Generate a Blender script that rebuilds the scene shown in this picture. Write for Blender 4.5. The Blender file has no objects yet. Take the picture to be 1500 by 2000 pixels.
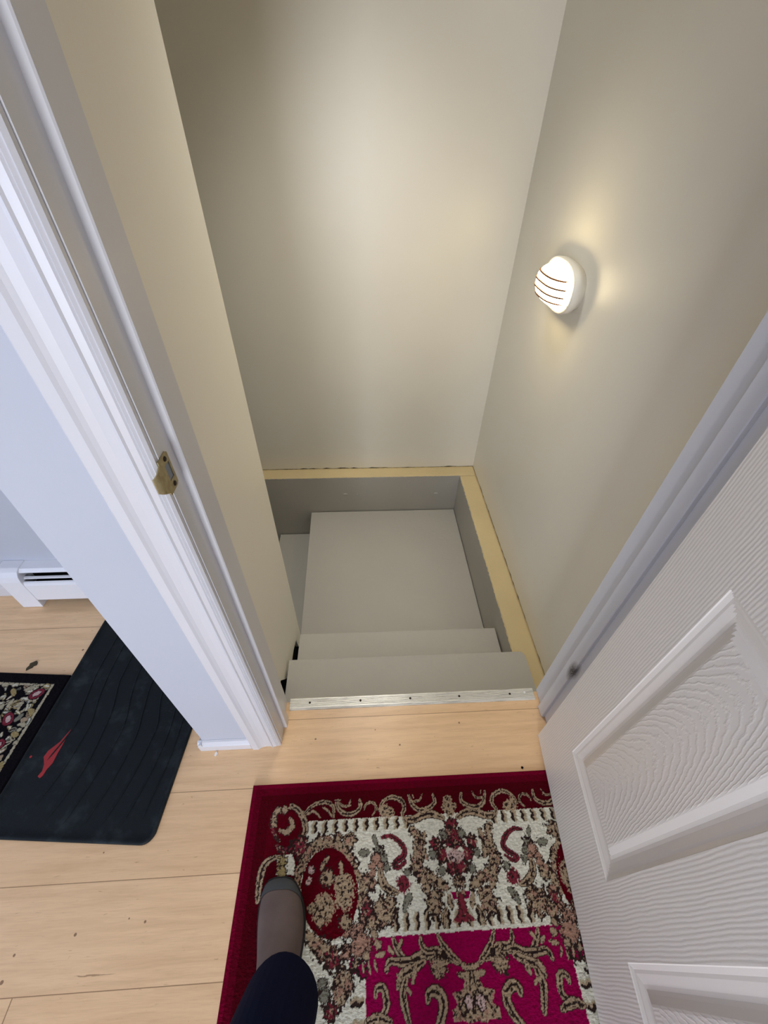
import bpy, bmesh, math, random, json
import numpy as np
from mathutils import Vector, Matrix

# ------------------------------------------------------------------ scene, camera, light
sc = bpy.context.scene
COL = sc.collection
sc.view_settings.view_transform = 'Standard'
sc.view_settings.look = 'None'
sc.view_settings.gamma = 1.0
sc.view_settings.use_curve_mapping = False
sc.view_settings.exposure = 0.0
sc.cycles.max_bounces = 10
sc.cycles.diffuse_bounces = 6
sc.cycles.use_denoising = True
sc.cycles.sample_clamp_indirect = 6.0

STAIR_POWER = 6.2
cam_d = bpy.data.cameras.new('camera')
cam = bpy.data.objects.new('camera', cam_d)
COL.objects.link(cam)
cam_d.sensor_fit = 'VERTICAL'
cam_d.sensor_height = 36.0
cam_d.sensor_width = 36.0
cam_d.lens = 806.71 / 2000 * 36.0
cam_d.clip_start = 0.02
_R = Matrix(((0.998616, 0.022627, -0.047477), (-0.050132, 0.682464, -0.729198), (0.015902, 0.730569, 0.682654)))
cam.matrix_world = Matrix.Translation((0, 0, 1.5)) @ _R.to_4x4()
sc.camera = cam


def lin(c):
    return tuple(((v / 255) / 12.92 if v / 255 <= 0.04045 else ((v / 255 + 0.055) / 1.055) ** 2.4) for v in c)


world = bpy.data.worlds.new('daylight')
sc.world = world
world.use_nodes = True
bg = world.node_tree.nodes['Background']
bg.inputs['Color'].default_value = (*lin((170, 200, 255)), 1)
bg.inputs['Strength'].default_value = 1.0


def area(name, loc, target, sx, sy, power, color):
    d = bpy.data.lights.new(name, 'AREA')
    d.shape = 'RECTANGLE'; d.size = sx; d.size_y = sy
    d.energy = power; d.color = color
    o = bpy.data.objects.new(name, d); COL.objects.link(o)
    o.location = loc
    v = Vector(target) - Vector(loc)
    o.rotation_euler = v.to_track_quat('-Z', 'Y').to_euler()
    return o


# daylight entering through the windows (each sits just outside its glass)
area('daylight_back', (-0.50, -2.62, 0.85), (-0.50, 0, 0.80), 0.8, 1.2, 82, lin((236, 240, 250)))
area('daylight_left', (-3.02, -0.35, 1.45), (0, -0.35, 1.45), 1.5, 1.3, 12, lin((215, 228, 255)))
area('daylight_side', (-1.75, -2.62, 1.45), (-1.75, 0, 1.45), 1.4, 1.3, 17, lin((160, 195, 255)))

# ------------------------------------------------------------------ materials


def principled(name, color=(200, 200, 200), rough=0.6, spec=0.4, metal=0.0):
    m = bpy.data.materials.new(name); m.use_nodes = True
    b = m.node_tree.nodes['Principled BSDF']
    b.inputs['Base Color'].default_value = (*lin(color), 1)
    b.inputs['Roughness'].default_value = rough
    b.inputs['Metallic'].default_value = metal
    b.inputs['Specular IOR Level'].default_value = spec
    return m


class NT:
    def __init__(s, m):
        s.t = m.node_tree; s.n = s.t.nodes; s.l = s.t.links; s.b = s.n['Principled BSDF']

    def node(s, k, **kw):
        o = s.n.new(k)
        for a, v in kw.items():
            setattr(o, a, v)
        return o

    def val(s, sock, v):
        if hasattr(v, 'node') or isinstance(v, bpy.types.NodeSocket):
            s.l.new(v, sock)
        else:
            sock.default_value = v

    def math(s, op, a, b=None, c=None, clamp=False):
        o = s.node('ShaderNodeMath', operation=op); o.use_clamp = clamp
        s.val(o.inputs[0], a)
        if b is not None: s.val(o.inputs[1], b)
        if c is not None: s.val(o.inputs[2], c)
        return o.outputs[0]

    def co(s, kind='Object'):
        return s.node('ShaderNodeTexCoord').outputs[kind]

    def mapping(s, v, scale=(1, 1, 1), loc=(0, 0, 0)):
        o = s.node('ShaderNodeMapping'); s.l.new(v, o.inputs[0])
        o.inputs['Scale'].default_value = scale; o.inputs['Location'].default_value = loc
        return o.outputs[0]

    def noise(s, v, scale=5, detail=3, rough=0.5, dist=0.0):
        o = s.node('ShaderNodeTexNoise'); s.l.new(v, o.inputs['Vector'])
        o.inputs['Scale'].default_value = scale; o.inputs['Detail'].default_value = detail
        o.inputs['Roughness'].default_value = rough; o.inputs['Distortion'].default_value = dist
        return o.outputs['Fac']

    def ramp(s, f, stops, interp='LINEAR'):
        o = s.node('ShaderNodeValToRGB'); s.l.new(f, o.inputs[0])
        e = o.color_ramp.elements
        o.color_ramp.interpolation = interp
        while len(e) < len(stops): e.new(0.5)
        for k, (p, c) in enumerate(stops):
            e[k].position = p
            e[k].color = (c, c, c, 1) if isinstance(c, (int, float)) else (*lin(c), 1)
        return o.outputs[0]

    def mix(s, f, a, b, mode='MIX'):
        o = s.node('ShaderNodeMix', data_type='RGBA'); o.blend_type = mode
        s.val(o.inputs[0], f)
        for k, v in ((6, a), (7, b)):
            if isinstance(v, tuple): v = (*lin(v), 1)
            s.val(o.inputs[k], v)
        return o.outputs[2]

    def bump(s, h, strength=0.3, dist=0.002, normal=None):
        o = s.node('ShaderNodeBump'); s.l.new(h, o.inputs['Height'])
        o.inputs['Strength'].default_value = strength; o.inputs['Distance'].default_value = dist
        if normal is not None: s.l.new(normal, o.inputs['Normal'])
        return o.outputs[0]

    def sep(s, v):
        o = s.node('ShaderNodeSeparateXYZ'); s.l.new(v, o.inputs[0]); return o.outputs


def paint(name, color, rough=0.5, spec=0.35, bump=0.25, scale=60, dist=0.0012, mott=0.04):
    m = principled(name, color, rough, spec); t = NT(m); c = t.co()
    n = t.noise(c, scale, 4, 0.6); n2 = t.noise(c, 2.3, 3, 0.5)
    dark = tuple(int(v * (1 - mott)) for v in color)
    t.l.new(t.mix(n2, color, dark), t.b.inputs['Base Color'])
    t.l.new(t.bump(n, bump, dist), t.b.inputs['Normal'])
    return m


M_stairwall = paint('cream_wall_paint', (233, 228, 213), 0.36, 0.4)
M_roomwall = paint('white_wall_paint', (188, 192, 200), 0.6, 0.3)
M_ceil = paint('ceiling_paint', (232, 230, 224), 0.8, 0.2)
M_trim = paint('white_trim_gloss', (211, 211, 213), 0.3, 0.5, 0.1, 25, 0.0008, 0.02)
M_tan = paint('tan_concrete_paint', (218, 197, 150), 0.7, 0.25, 0.8, 45, 0.004, 0.12)
M_grey = paint('grey_stair_paint', (182, 178, 168), 0.5, 0.35, 0.5, 40, 0.002, 0.06)
M_dark = principled('shade_and_crumb_black', (14, 10, 8), 0.9, 0.1)  # near-black paint standing in for shade in gaps and cavities, also on the crumb
M_heater = principled('heater_white_enamel', (228, 229, 232), 0.35, 0.5)
M_brass = principled('worn_brass', (150, 128, 78), 0.4, 0.5, 0.55)
t = NT(M_brass); n = t.noise(t.co(), 90, 4, 0.6)
t.l.new(t.mix(n, (196, 182, 138), (112, 98, 62)), t.b.inputs['Base Color'])
M_steel = principled('steel', (150, 152, 158), 0.4, 0.5, 1.0)
M_plastic = principled('lamp_white_plastic', (236, 230, 214), 0.4, 0.5)

# floor planks run along x, seams every 0.1975 m in y
M_floor = principled('maple_planks', (226, 190, 150), 0.38, 0.4)
t = NT(M_floor); c = t.co('Object'); X, Y, Z = t.sep(c)
row = t.math('DIVIDE', t.math('SUBTRACT', Y, 0.565), 0.1975)
rid = t.math('FLOOR', row)
fr = t.math('SUBTRACT', row, rid)
wn = t.node('ShaderNodeTexWhiteNoise', noise_dimensions='1D'); t.l.new(rid, wn.inputs['W'])
# butt joints: every 1.3 m with a random shift per row
col = t.math('DIVIDE', t.math('SUBTRACT', t.math('ADD', X, 0.847), t.math('MULTIPLY', t.math('ADD', rid, 4.0), 0.9)), 3.6)
cid = t.math('FLOOR', col); cf = t.math('SUBTRACT', col, cid)
wn2 = t.node('ShaderNodeTexWhiteNoise', noise_dimensions='2D')
cmb = t.node('ShaderNodeCombineXYZ'); t.l.new(rid, cmb.inputs[0]); t.l.new(cid, cmb.inputs[1]); t.l.new(cmb.outputs[0], wn2.inputs['Vector'])
shift = t.node('ShaderNodeCombineXYZ'); t.l.new(t.math('MULTIPLY', wn2.outputs['Value'], 7.0), shift.inputs[0]); t.l.new(t.math('MULTIPLY', wn2.outputs['Value'], 3.0), shift.inputs[1])
va = t.node('ShaderNodeVectorMath', operation='ADD'); t.l.new(c, va.inputs[0]); t.l.new(shift.outputs[0], va.inputs[1])
g1 = t.noise(t.mapping(va.outputs[0], (1.2, 16, 1)), 3.0, 4, 0.6, 0.6)
g2 = t.noise(t.mapping(va.outputs[0], (6, 120, 1)), 3.0, 3, 0.6, 0.2)
g3 = t.noise(t.mapping(va.outputs[0], (9, 40, 1)), 4.0, 2, 0.5, 0.4)
basec = t.mix(wn2.outputs['Value'], (240, 203, 158), (230, 191, 144))
c1 = t.mix(t.ramp(g1, [(0.42, 0.0), (0.72, 0.55)]), basec, (206, 164, 120))
c2 = t.mix(t.ramp(g2, [(0.5, 0.0), (0.8, 0.4)]), c1, (200, 156, 112))
c3 = t.mix(t.ramp(g3, [(0.70, 0.0), (0.78, 0.5)]), c2, (150, 104, 66))
seamv = t.math('LESS_THAN', t.math('MINIMUM', fr, t.math('SUBTRACT', 1.0, fr)), 0.0045)
seamh = t.math('LESS_THAN', cf, 0.0007)
seam = t.math('MAXIMUM', seamv, seamh)
c4 = t.mix(t.math('MULTIPLY', seam, 0.75), c3, (126, 88, 56))
cur = c4
for (sx, sy, r) in ((-0.751, 0.071, .0035), (-0.882, 0.042, .003), (-0.628, 0.094, .002), (-0.585, 0.086, .003), (-0.885, -0.002, .004),
                    (-0.751, 0.232, .002), (-1.10, 0.86, .004), (-0.18, 0.50, .003), (0.10, 0.47, .003), (0.02, 0.52, .002), (0.31, 0.53, .003)):
    vd = t.node('ShaderNodeVectorMath', operation='DISTANCE'); t.l.new(c, vd.inputs[0]); vd.inputs[1].default_value = (sx, sy, 0)
    cur = t.mix(t.math('MULTIPLY', t.math('LESS_THAN', vd.outputs['Value'], r), 0.75), cur, (104, 66, 38))
# one long dark mineral streak
sx_ = t.math('ABSOLUTE', t.math('DIVIDE', t.math('SUBTRACT', X, -0.674), 0.052))
sy_ = t.math('ABSOLUTE', t.math('DIVIDE', t.math('SUBTRACT', t.math('ADD', Y, 0.001), t.math('MULTIPLY', t.math('SUBTRACT', g3, 0.5), 0.006)), 0.0018))
cur = t.mix(t.math('MULTIPLY', t.math('LESS_THAN', t.math('ADD', sx_, sy_), 1.0), 0.6), cur, (120, 78, 48))
t.l.new(cur, t.b.inputs['Base Color'])
t.l.new(t.bump(t.math('SUBTRACT', t.math('MULTIPLY', g2, 0.15), seam), 0.5, 0.001), t.b.inputs['Normal'])

# moulded wood grain of the door skin: bump driven by door-local coordinates (u along y, height z)
M_door = principled('door_moulded_white', (220, 213, 203), 0.34, 0.5)
t = NT(M_door); c = t.co(); X, Y, Z = t.sep(c)
U = t.math('MULTIPLY', Y, -1.0)
wob = t.noise(t.mapping(c, (1, 5, 2.2)), 2.2, 3, 0.6)
fine = t.noise(t.mapping(c, (1, 90, 30)), 3.0, 2, 0.5)
lines = t.math('SINE', t.math('ADD', t.math('MULTIPLY', U, 980.0), t.math('ADD', t.math('MULTIPLY', wob, 14.0), t.math('MULTIPLY', fine, 2.6))))
inp = None
for (u0, u1) in ((0.175, 0.343), (0.566, 0.734)):
    for (z0, z1) in ((0.32, 0.945), (1.17, 1.60)):
        k = t.math('MULTIPLY', t.math('MULTIPLY', t.math('GREATER_THAN', U, u0), t.math('LESS_THAN', U, u1)), t.math('MULTIPLY', t.math('GREATER_THAN', Z, z0), t.math('LESS_THAN', Z, z1)))
        uc = t.math('SUBTRACT', U, (u0 + u1) / 2 - 0.02)
        zz = t.math('SUBTRACT', Z, z0 - 0.02)
        nn = t.noise(t.mapping(c, (1, 26, 14)), 3.0, 3, 0.6)
        n0 = t.noise(t.mapping(c, (1, 3, 2)), 2.0, 2, 0.5)
        # cathedral arches: parabola-like contours
        q = t.math('ADD', t.math('MULTIPLY', zz, 105.0), t.math('MULTIPLY', t.math('MULTIPLY', uc, uc), 3000.0))
        ph = t.math('ADD', q, t.math('ADD', t.math('MULTIPLY', nn, 3.4), t.math('MULTIPLY', n0, 10.0)))
        cath = t.math('POWER', t.math('ABSOLUTE', t.math('SINE', t.math('MULTIPLY', ph, 1.0))), 7.0)
        contrib = t.math('MULTIPLY', k, cath)
        inp = (contrib, k) if inp is None else (t.math('ADD', inp[0], contrib), t.math('ADD', inp[1], k))
hs = t.math('MULTIPLY', t.math('MULTIPLY', lines, 0.32), t.math('SUBTRACT', 1.0, inp[1]))
mould = t.node('ShaderNodeAttribute'); mould.attribute_name = 'smooth'
keep = t.math('SUBTRACT', 1.0, mould.outputs['Fac'])
h = t.math('MULTIPLY', t.math('ADD', hs, t.math('MULTIPLY', inp[0], 1.0)), keep)
t.l.new(t.bump(h, 0.32, 0.0012), t.b.inputs['Normal'])

M_rubber = principled('black_rubber', (10, 14, 17), 0.6, 0.25)
t = NT(M_rubber); c = t.co(); n = t.noise(c, 14, 5, 0.65); n2 = t.noise(c, 260, 2, 0.5)
t.l.new(t.mix(t.ramp(n, [(0.52, 0.0), (0.75, 0.7)]), (8, 17, 20), (46, 54, 56)), t.b.inputs['Base Color'])
t.l.new(t.bump(n2, 0.5, 0.0008), t.b.inputs['Normal'])
M_stain = principled('red_paint_stain', (156, 44, 46), 0.6, 0.3)


def vcol_mat(name, rough=0.95, bscale=350, bstr=0.9, bdist=0.003):
    m = principled(name, (128, 128, 128), rough, 0.04); t = NT(m)
    a = t.node('ShaderNodeAttribute'); a.attribute_name = 'Col'
    c = t.co(); n = t.noise(t.mapping(c, (0.45, 1, 1)), bscale, 3, 0.65)
    t.l.new(t.mix(t.ramp(n, [(0.3, 0.35), (0.6, 0.0)]), a.outputs['Color'], (20, 12, 10), 'MIX'), t.b.inputs['Base Color'])
    t.l.new(t.bump(n, bstr, bdist), t.b.inputs['Normal'])
    t.b.inputs['Sheen Weight'].default_value = 0.02
    return m


M_rug = vcol_mat('carpet_pile', bscale=230)
M_rug2 = vcol_mat('black_rug_pile', bscale=260)
M_suede = principled('brown_grey_suede', (98, 86, 80), 0.95, 0.1)
t = NT(M_suede); n = t.noise(t.co(), 220, 4, 0.7); n2 = t.noise(t.co(), 18, 3, 0.5)
t.l.new(t.mix(n2, (120, 104, 97), (92, 79, 74)), t.b.inputs['Base Color']); t.l.new(t.bump(n, 0.5, 0.001), t.b.inputs['Normal'])
M_toe = principled('grey_toe_cap', (74, 76, 76), 0.85, 0.2)
M_denim = principled('dark_navy_denim', (17, 24, 52), 0.95, 0.08)
t = NT(M_denim); n = t.noise(t.mapping(t.co(), (1, 1, 3)), 500, 3, 0.6)
t.l.new(t.mix(n, (8, 12, 32), (17, 23, 48)), t.b.inputs['Base Color']); t.l.new(t.bump(n, 0.4, 0.0008), t.b.inputs['Normal'])
M_sole = principled('rubber_sole', (40, 38, 36), 0.8, 0.2)

M_glass = principled('frosted_lamp_glass', (255, 246, 226), 0.4, 0.5)
M_glass.node_tree.nodes['Principled BSDF'].inputs['Emission Color'].default_value = (*lin((255, 232, 182)), 1)
M_glass.node_tree.nodes['Principled BSDF'].inputs['Emission Strength'].default_value = 24.0
M_pane = principled('window_glass', (255, 255, 255), 0.0, 0.5)
M_pane.node_tree.nodes['Principled BSDF'].inputs['Transmission Weight'].default_value = 1.0
M_alu = principled('worn_white_aluminium', (205, 203, 194), 0.35, 0.5, 0.15)
t = NT(M_alu); c = t.co(); n = t.noise(t.mapping(c, (3.0, 300, 1)), 3, 4, 0.75)
t.l.new(t.mix(t.ramp(n, [(0.52, 0.0), (0.62, 0.9)]), (226, 222, 208), (104, 98, 90)), t.b.inputs['Base Color'])
M_leaf = principled('dry_dark_leaf', (74, 66, 50), 0.9, 0.1)
M_flake = principled('white_paint_flake', (238, 236, 230), 0.7, 0.2)

# ------------------------------------------------------------------ mesh helpers


def link(name, me, mat, parent=None, kind=None, smooth=False):
    o = bpy.data.objects.new(name, me); COL.objects.link(o)
    for m in (mat if isinstance(mat, (list, tuple)) else [mat]):
        me.materials.append(m)
    if smooth:
        for p in me.polygons: p.use_smooth = True
    if parent is not None: o.parent = parent
    if kind: o['kind'] = kind
    return o


def from_bm(name, bm, mat, parent=None, kind=None, smooth=False):
    bmesh.ops.recalc_face_normals(bm, faces=bm.faces)
    me = bpy.data.meshes.new(name); bm.to_mesh(me); bm.free()
    return link(name, me, mat, parent, kind, smooth)


def add_box(bm, x0, x1, y0, y1, z0, z1, mi=0):
    v = [bm.verts.new(p) for p in ((x0, y0, z0), (x1, y0, z0), (x1, y1, z0), (x0, y1, z0), (x0, y0, z1), (x1, y0, z1), (x1, y1, z1), (x0, y1, z1))]
    for f in ((0, 3, 2, 1), (4, 5, 6, 7), (0, 1, 5, 4), (1, 2, 6, 5), (2, 3, 7, 6), (3, 0, 4, 7)):
        bm.faces.new([v[i] for i in f]).material_index = mi


def boxes(name, bl, mat, parent=None, kind=None, bevel=0.0):
    bm = bmesh.new()
    for b in bl: add_box(bm, *b)
    if bevel:
        bmesh.ops.bevel(bm, geom=list(bm.edges), offset=bevel, segments=2, affect='EDGES', profile=0.7)
    return from_bm(name, bm, mat, parent, kind)


def add_prism(bm, pts, a, b, axis='z'):
    """polygon pts extruded from a to b along an axis; pts are the two other coordinates in xyz order"""
    def P(p, h):
        return {'z': (p[0], p[1], h), 'y': (p[0], h, p[1]), 'x': (h, p[0], p[1])}[axis]
    A = [bm.verts.new(P(p, a)) for p in pts]; B = [bm.verts.new(P(p, b)) for p in pts]
    n = len(pts)
    bm.faces.new(A); bm.faces.new(B[::-1])
    for i in range(n):
        bm.faces.new((A[i], A[(i + 1) % n], B[(i + 1) % n], B[i]))


def prism(name, pts, a, b, axis, mat, parent=None, kind=None, bevel=0.0, smooth=False):
    bm = bmesh.new(); add_prism(bm, pts, a, b, axis)
    if bevel:
        bmesh.ops.recalc_face_normals(bm, faces=bm.faces)
        bmesh.ops.bevel(bm, geom=list(bm.edges), offset=bevel, segments=2, affect='EDGES', profile=0.7)
    return from_bm(name, bm, mat, parent, kind, smooth)


def empty(name, loc, label, cat, kind=None, group=None):
    o = bpy.data.objects.new(name, None); COL.objects.link(o); o.location = loc
    o.empty_display_size = 0.1
    if label: o['label'] = label
    if cat: o['category'] = cat
    if kind: o['kind'] = kind
    if group: o['group'] = group
    return o


def tag(o, label, cat):
    o['label'] = label; o['category'] = cat; return o


def cyl(bm, p0, p1, r0, r1=None, n=16):
    r1 = r0 if r1 is None else r1
    p0 = Vector(p0); p1 = Vector(p1); d = (p1 - p0).normalized()
    q = d.to_track_quat('Z', 'Y')
    A = [bm.verts.new(p0 + q @ Vector((r0 * math.cos(2 * math.pi * i / n), r0 * math.sin(2 * math.pi * i / n), 0))) for i in range(n)]
    B = [bm.verts.new(p1 + q @ Vector((r1 * math.cos(2 * math.pi * i / n), r1 * math.sin(2 * math.pi * i / n), 0))) for i in range(n)]
    bm.faces.new(A[::-1]); bm.faces.new(B)
    for i in range(n): bm.faces.new((A[i], A[(i + 1) % n], B[(i + 1) % n], B[i]))


rng = np.random.default_rng(4)

# ------------------------------------------------------------------ setting: floor, walls, ceiling
CEIL = 2.45
prism('floor', [(-2.9, -2.5), (1.6, -2.5), (1.6, 0.6), (0.62, 0.6), (0.62, 0.625), (-0.345, 0.625), (-0.345, 0.6), (-0.50, 0.6), (-0.50, 1.15), (-2.9, 1.15)], -0.03, 0.0, 'z', M_floor, kind='structure')
boxes('ceiling', [(-3.0, 1.7, -2.6, 2.40, CEIL, CEIL + 0.05)], M_ceil, kind='structure')

YW, YB = 0.495, 0.62      # room face and stair face of the door wall
XS = -0.345               # stair face of the left stair wall
XR = 0.753                # right stair wall
YBK = 2.258               # back stair wall
LZ = -0.20                # ledge height

# partition between the left room and the stair (with the drywall on the stair side cut ragged over the treads)
boxes('wall_partition', [(-0.535, XS - 0.014, YW, 1.15, 0.0, CEIL), (XS - 0.014, -0.31, YW, YB - 0.001, 0.0, CEIL)], M_roomwall, kind='structure')
boxes('wall_partition_base', [(-0.50, XS - 0.022, 0.627, 1.15, -1.5, -0.001)], M_dark, kind='structure')  # near-black block painting the cavity behind the cut drywall as shade
prism('wall_stair_left', [(0.621, CEIL), (0.621, -0.098), (0.735, -0.100), (0.757, -0.108), (0.80, -0.19), (0.83, -0.24), (0.875, -0.29),
                          (0.955, -0.293), (0.99, -0.298), (1.055, -0.328), (1.075, -0.42), (1.15, -0.52), (1.15, CEIL)],
      XS - 0.0135, XS, 'x', M_stairwall, kind='structure')
boxes('wall_front', [(0.628, 1.6, YW, YB - 0.003, 0.0, CEIL), (-0.309, 0.627, YW, YB - 0.003, 2.065, CEIL)], M_roomwall, kind='structure')
boxes('wall_front_stair_side', [(0.628, XR, YB - 0.002, YB + 0.01, LZ + 0.003, CEIL), (XS + 0.001, 0.627, YB - 0.002, YB + 0.01, 2.065, CEIL)], M_stairwall, kind='structure')
boxes('wall_heater', [(-2.9, -0.39, 1.151, 1.25, -0.03, CEIL), (-2.9, -0.536, 1.14, 1.1505, 0.0, CEIL)], M_roomwall, kind='structure')
# right and back stair walls with slightly irregular bottom edges above the ledge


def ragged(a, b, n, z, amp):
    r = random.Random(int(a * 100) + n)
    return [(a + (b - a) * i / n, z + amp * (r.random() ** 2) + 0.001) for i in range(n + 1)]


rb = ragged(0.632, YBK, 60, LZ, 0.007)
prism('wall_right', rb + [(YBK, CEIL), (0.632, CEIL)], XR, XR + 0.012, 'x', M_stairwall, kind='structure')
rb = ragged(-2.0, XR + 0.012, 90, LZ, 0.006)
prism('wall_back', rb + [(XR + 0.012, CEIL), (-2.0, CEIL)], YBK, YBK + 0.012, 'y', M_stairwall, kind='structure')
boxes('wall_right_core', [(XR + 0.013, XR + 0.12, 0.62, YBK + 0.12, -1.7, CEIL)], M_dark, kind='structure')  # both cores near-black, so gaps under the walls are painted as shade
boxes('wall_back_core', [(-2.0, XR + 0.012, YBK + 0.013, YBK + 0.12, -1.7, CEIL)], M_dark, kind='structure')
boxes('wall_stair_end', [(-2.1, -2.001, 1.25, YBK + 0.12, -1.7, CEIL)], M_stairwall, kind='structure')
# outer walls of the camera room, with window openings
boxes('wall_left', [(-3.0, -2.901, -2.5, -1.1, 0, CEIL), (-3.0, -2.901, 0.4, 1.25, 0, CEIL), (-3.0, -2.901, -1.1, 0.4, 0, 0.8), (-3.0, -2.901, -1.1, 0.4, 2.1, CEIL)], M_roomwall, kind='structure')
boxes('wall_behind', [(-3.0, -2.45, -2.6, -2.501, 0, CEIL), (-1.05, -0.90, -2.6, -2.501, 0, CEIL), (-0.10, 1.7, -2.6, -2.501, 0, CEIL),
                      (-2.45, -1.05, -2.6, -2.501, 0, 0.8), (-2.45, -1.05, -2.6, -2.501, 2.1, CEIL), (-0.90, -0.10, -2.6, -2.501, 0, 0.1), (-0.90, -0.10, -2.6, -2.501, 2.2, CEIL)], M_roomwall, kind='structure')
boxes('wall_room_right', [(1.601, 1.7, -2.5, 0.62, 0, CEIL)], M_roomwall, kind='structure')


def window(idx, x0, x1, z0, z1, axis, pos):
    w = empty('window_%d' % idx, (0, 0, 0), None, None, 'structure')
    t_ = 0.05
    def bx(a0, a1, h0, h1, d0, d1):
        return (a0, a1, pos + d0, pos + d1, h0, h1) if axis == 'y' else (pos + d0, pos + d1, a0, a1, h0, h1)
    boxes('window_frame', [bx(x0, x1, z0, z0 + t_, -.02, .03), bx(x0, x1, z1 - t_, z1, -.02, .03), bx(x0, x0 + t_, z0 + t_, z1 - t_, -.02, .03), bx(x1 - t_, x1, z0 + t_, z1 - t_, -.02, .03),
                           bx(x0 + t_, x1 - t_, (z0 + z1) / 2 - .015, (z0 + z1) / 2 + .015, -.02, .03)], M_trim, w)


window(1, -0.90, -0.10, 0.1, 2.2, 'y', -2.55)
window(2, -2.45, -1.05, 0.8, 2.1, 'y', -2.55)
window(3, -1.1, 0.4, 0.8, 2.1, 'x', -2.95)

# foundation wall with tan top and grey painted inner faces
XI, YI = 0.642, 2.155


def foundation(name, outline_fn, faces_fn):
    pass


def bumpy_top(name, x0, x1, y0, y1, z, step=0.012, amp=0.0022):
    nx = max(2, int((x1 - x0) / step)); ny = max(2, int((y1 - y0) / step))
    xs = np.linspace(x0, x1, nx); ys = np.linspace(y0, y1, ny)
    r = np.random.default_rng(nx * 7 + ny)
    Zs = z + amp * (r.random((ny, nx)) - 0.7)
    for _ in range(2):
        Zs[1:-1, 1:-1] = (Zs[1:-1, 1:-1] * 2 + Zs[:-2, 1:-1] + Zs[2:, 1:-1] + Zs[1:-1, :-2] + Zs[1:-1, 2:]) / 6
    return xs, ys, Zs


def ledge(name, x0, x1, y0, y1, z0, edge):
    bm = bmesh.new()
    xs, ys, Zs = bumpy_top(name, x0, x1, y0, y1, LZ)
    r = random.Random(5)
    V = []
    for j, y in enumerate(ys):
        rowv = []
        for i, x in enumerate(xs):
            xx, yy = x, y
            if edge == 'x' and i == 0: xx = x + r.uniform(-.0025, .0025)
            if edge == 'y' and j == 0: yy = y + r.uniform(-.002, .002)
            rowv.append(bm.verts.new((xx, yy, Zs[j, i])))
        V.append(rowv)
    for j in range(len(ys) - 1):
        for i in range(len(xs) - 1):
            f = bm.faces.new((V[j][i], V[j][i + 1], V[j + 1][i + 1], V[j + 1][i])); f.smooth = True
    loop = [V[0][i] for i in range(len(xs))] + [V[j][-1] for j in range(1, len(ys))] + [V[-1][i] for i in range(len(xs) - 2, -1, -1)] + [V[j][0] for j in range(len(ys) - 2, 0, -1)]
    def plain(v, z_):
        x_, y_ = v.co.x, v.co.y
        if edge == 'x' and x_ < x0 + .004: x_ = x0
        if edge == 'y' and y_ < y0 + .004: y_ = y0
        return bm.verts.new((x_, y_, z_))
    mid = [plain(v, LZ - .012) for v in loop]
    low = [plain(v, z0) for v in loop]
    n = len(loop)
    for i in range(n):
        f = bm.faces.new((loop[i], mid[i], mid[(i + 1) % n], loop[(i + 1) % n])); f.material_index = 1
    loop = mid
    for i in range(n):
        f = bm.faces.new((loop[i], low[i], low[(i + 1) % n], loop[(i + 1) % n])); f.material_index = 1
    me = bpy.data.meshes.new(name); bm.to_mesh(me); bm.free()
    return link(name, me, [M_tan, M_grey], kind='structure')


ledge('wall_foundation_right', XI, XR + 0.0008, 0.63, YI - 0.001, -1.6, 'x')
ledge('wall_foundation_back', -1.99, XR + 0.0008, YI, YBK + 0.0008, -1.6, 'y')
M_chip = principled('bare_chip', (206, 204, 196), 0.8, 0.2)
fb = bpy.data.objects['wall_foundation_back']
for (x, z, w, h) in ((-.128, -.340, .016, .006), (-.045, -.343, .005, .004), (.497, -.349, .020, .005), (-.115, -.342, .006, .004)):
    bm = bmesh.new(); rr = random.Random(int(x * 1e4))
    add_prism(bm, [(x + w * math.cos(k / 9 * 6.283) * rr.uniform(.6, 1), z + h * math.sin(k / 9 * 6.283) * rr.uniform(.6, 1)) for k in range(9)], YI - .0025, YI + .001, 'y')
    from_bm('paint_chip', bm, M_chip, fb)
boxes('wall_foundation_front', [(-0.345, XI, 0.585, 0.60, -1.6, -0.031), (-1.99, -0.51, 1.151, 1.19, -1.6, -0.031)], M_grey, kind='structure')
boxes('floor_basement', [(-2.1, 0.9, 0.5, 2.4, -1.72, -1.6)], M_grey, kind='structure')

# ------------------------------------------------------------------ trim: casings, jambs, baseboards
prof = [(-.385, .4945), (-.385, .480), (-.381, .4765), (-.363, .4765), (-.358, .4800), (-.352, .4830), (-.340, .4850), (-.326, .4845), (-.321, .4825), (-.3185, .4795), (-.316, .4825),
        (-.307, .4840), (-.305, .4865), (-.302, .4835), (-.299, .4865), (-.296, .4840), (-.292, .4880), (-.292, .4945)]
prism('trim_1', prof, 0.0, 2.14, 'z', M_trim, kind='structure')
CX = (0.60 + 0.012 - 0.29) / 2
prism('trim_2', [(2 * CX - x, y) for x, y in prof][::-1], 0.0, 2.14, 'z', M_trim, kind='structure')
prism('trim_3', [(y, 2.06 + (-.292 - x)) for x, y in prof], -.291, 2 * CX + .291, 'x', M_trim, kind='structure')
boxes('casing_crack_shade', [(-.3868, -.3852, .4942, .4949, .055, 2.14)], M_dark, kind='structure')  # thin dark strip painting the shade of the crack beside the casing
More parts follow.
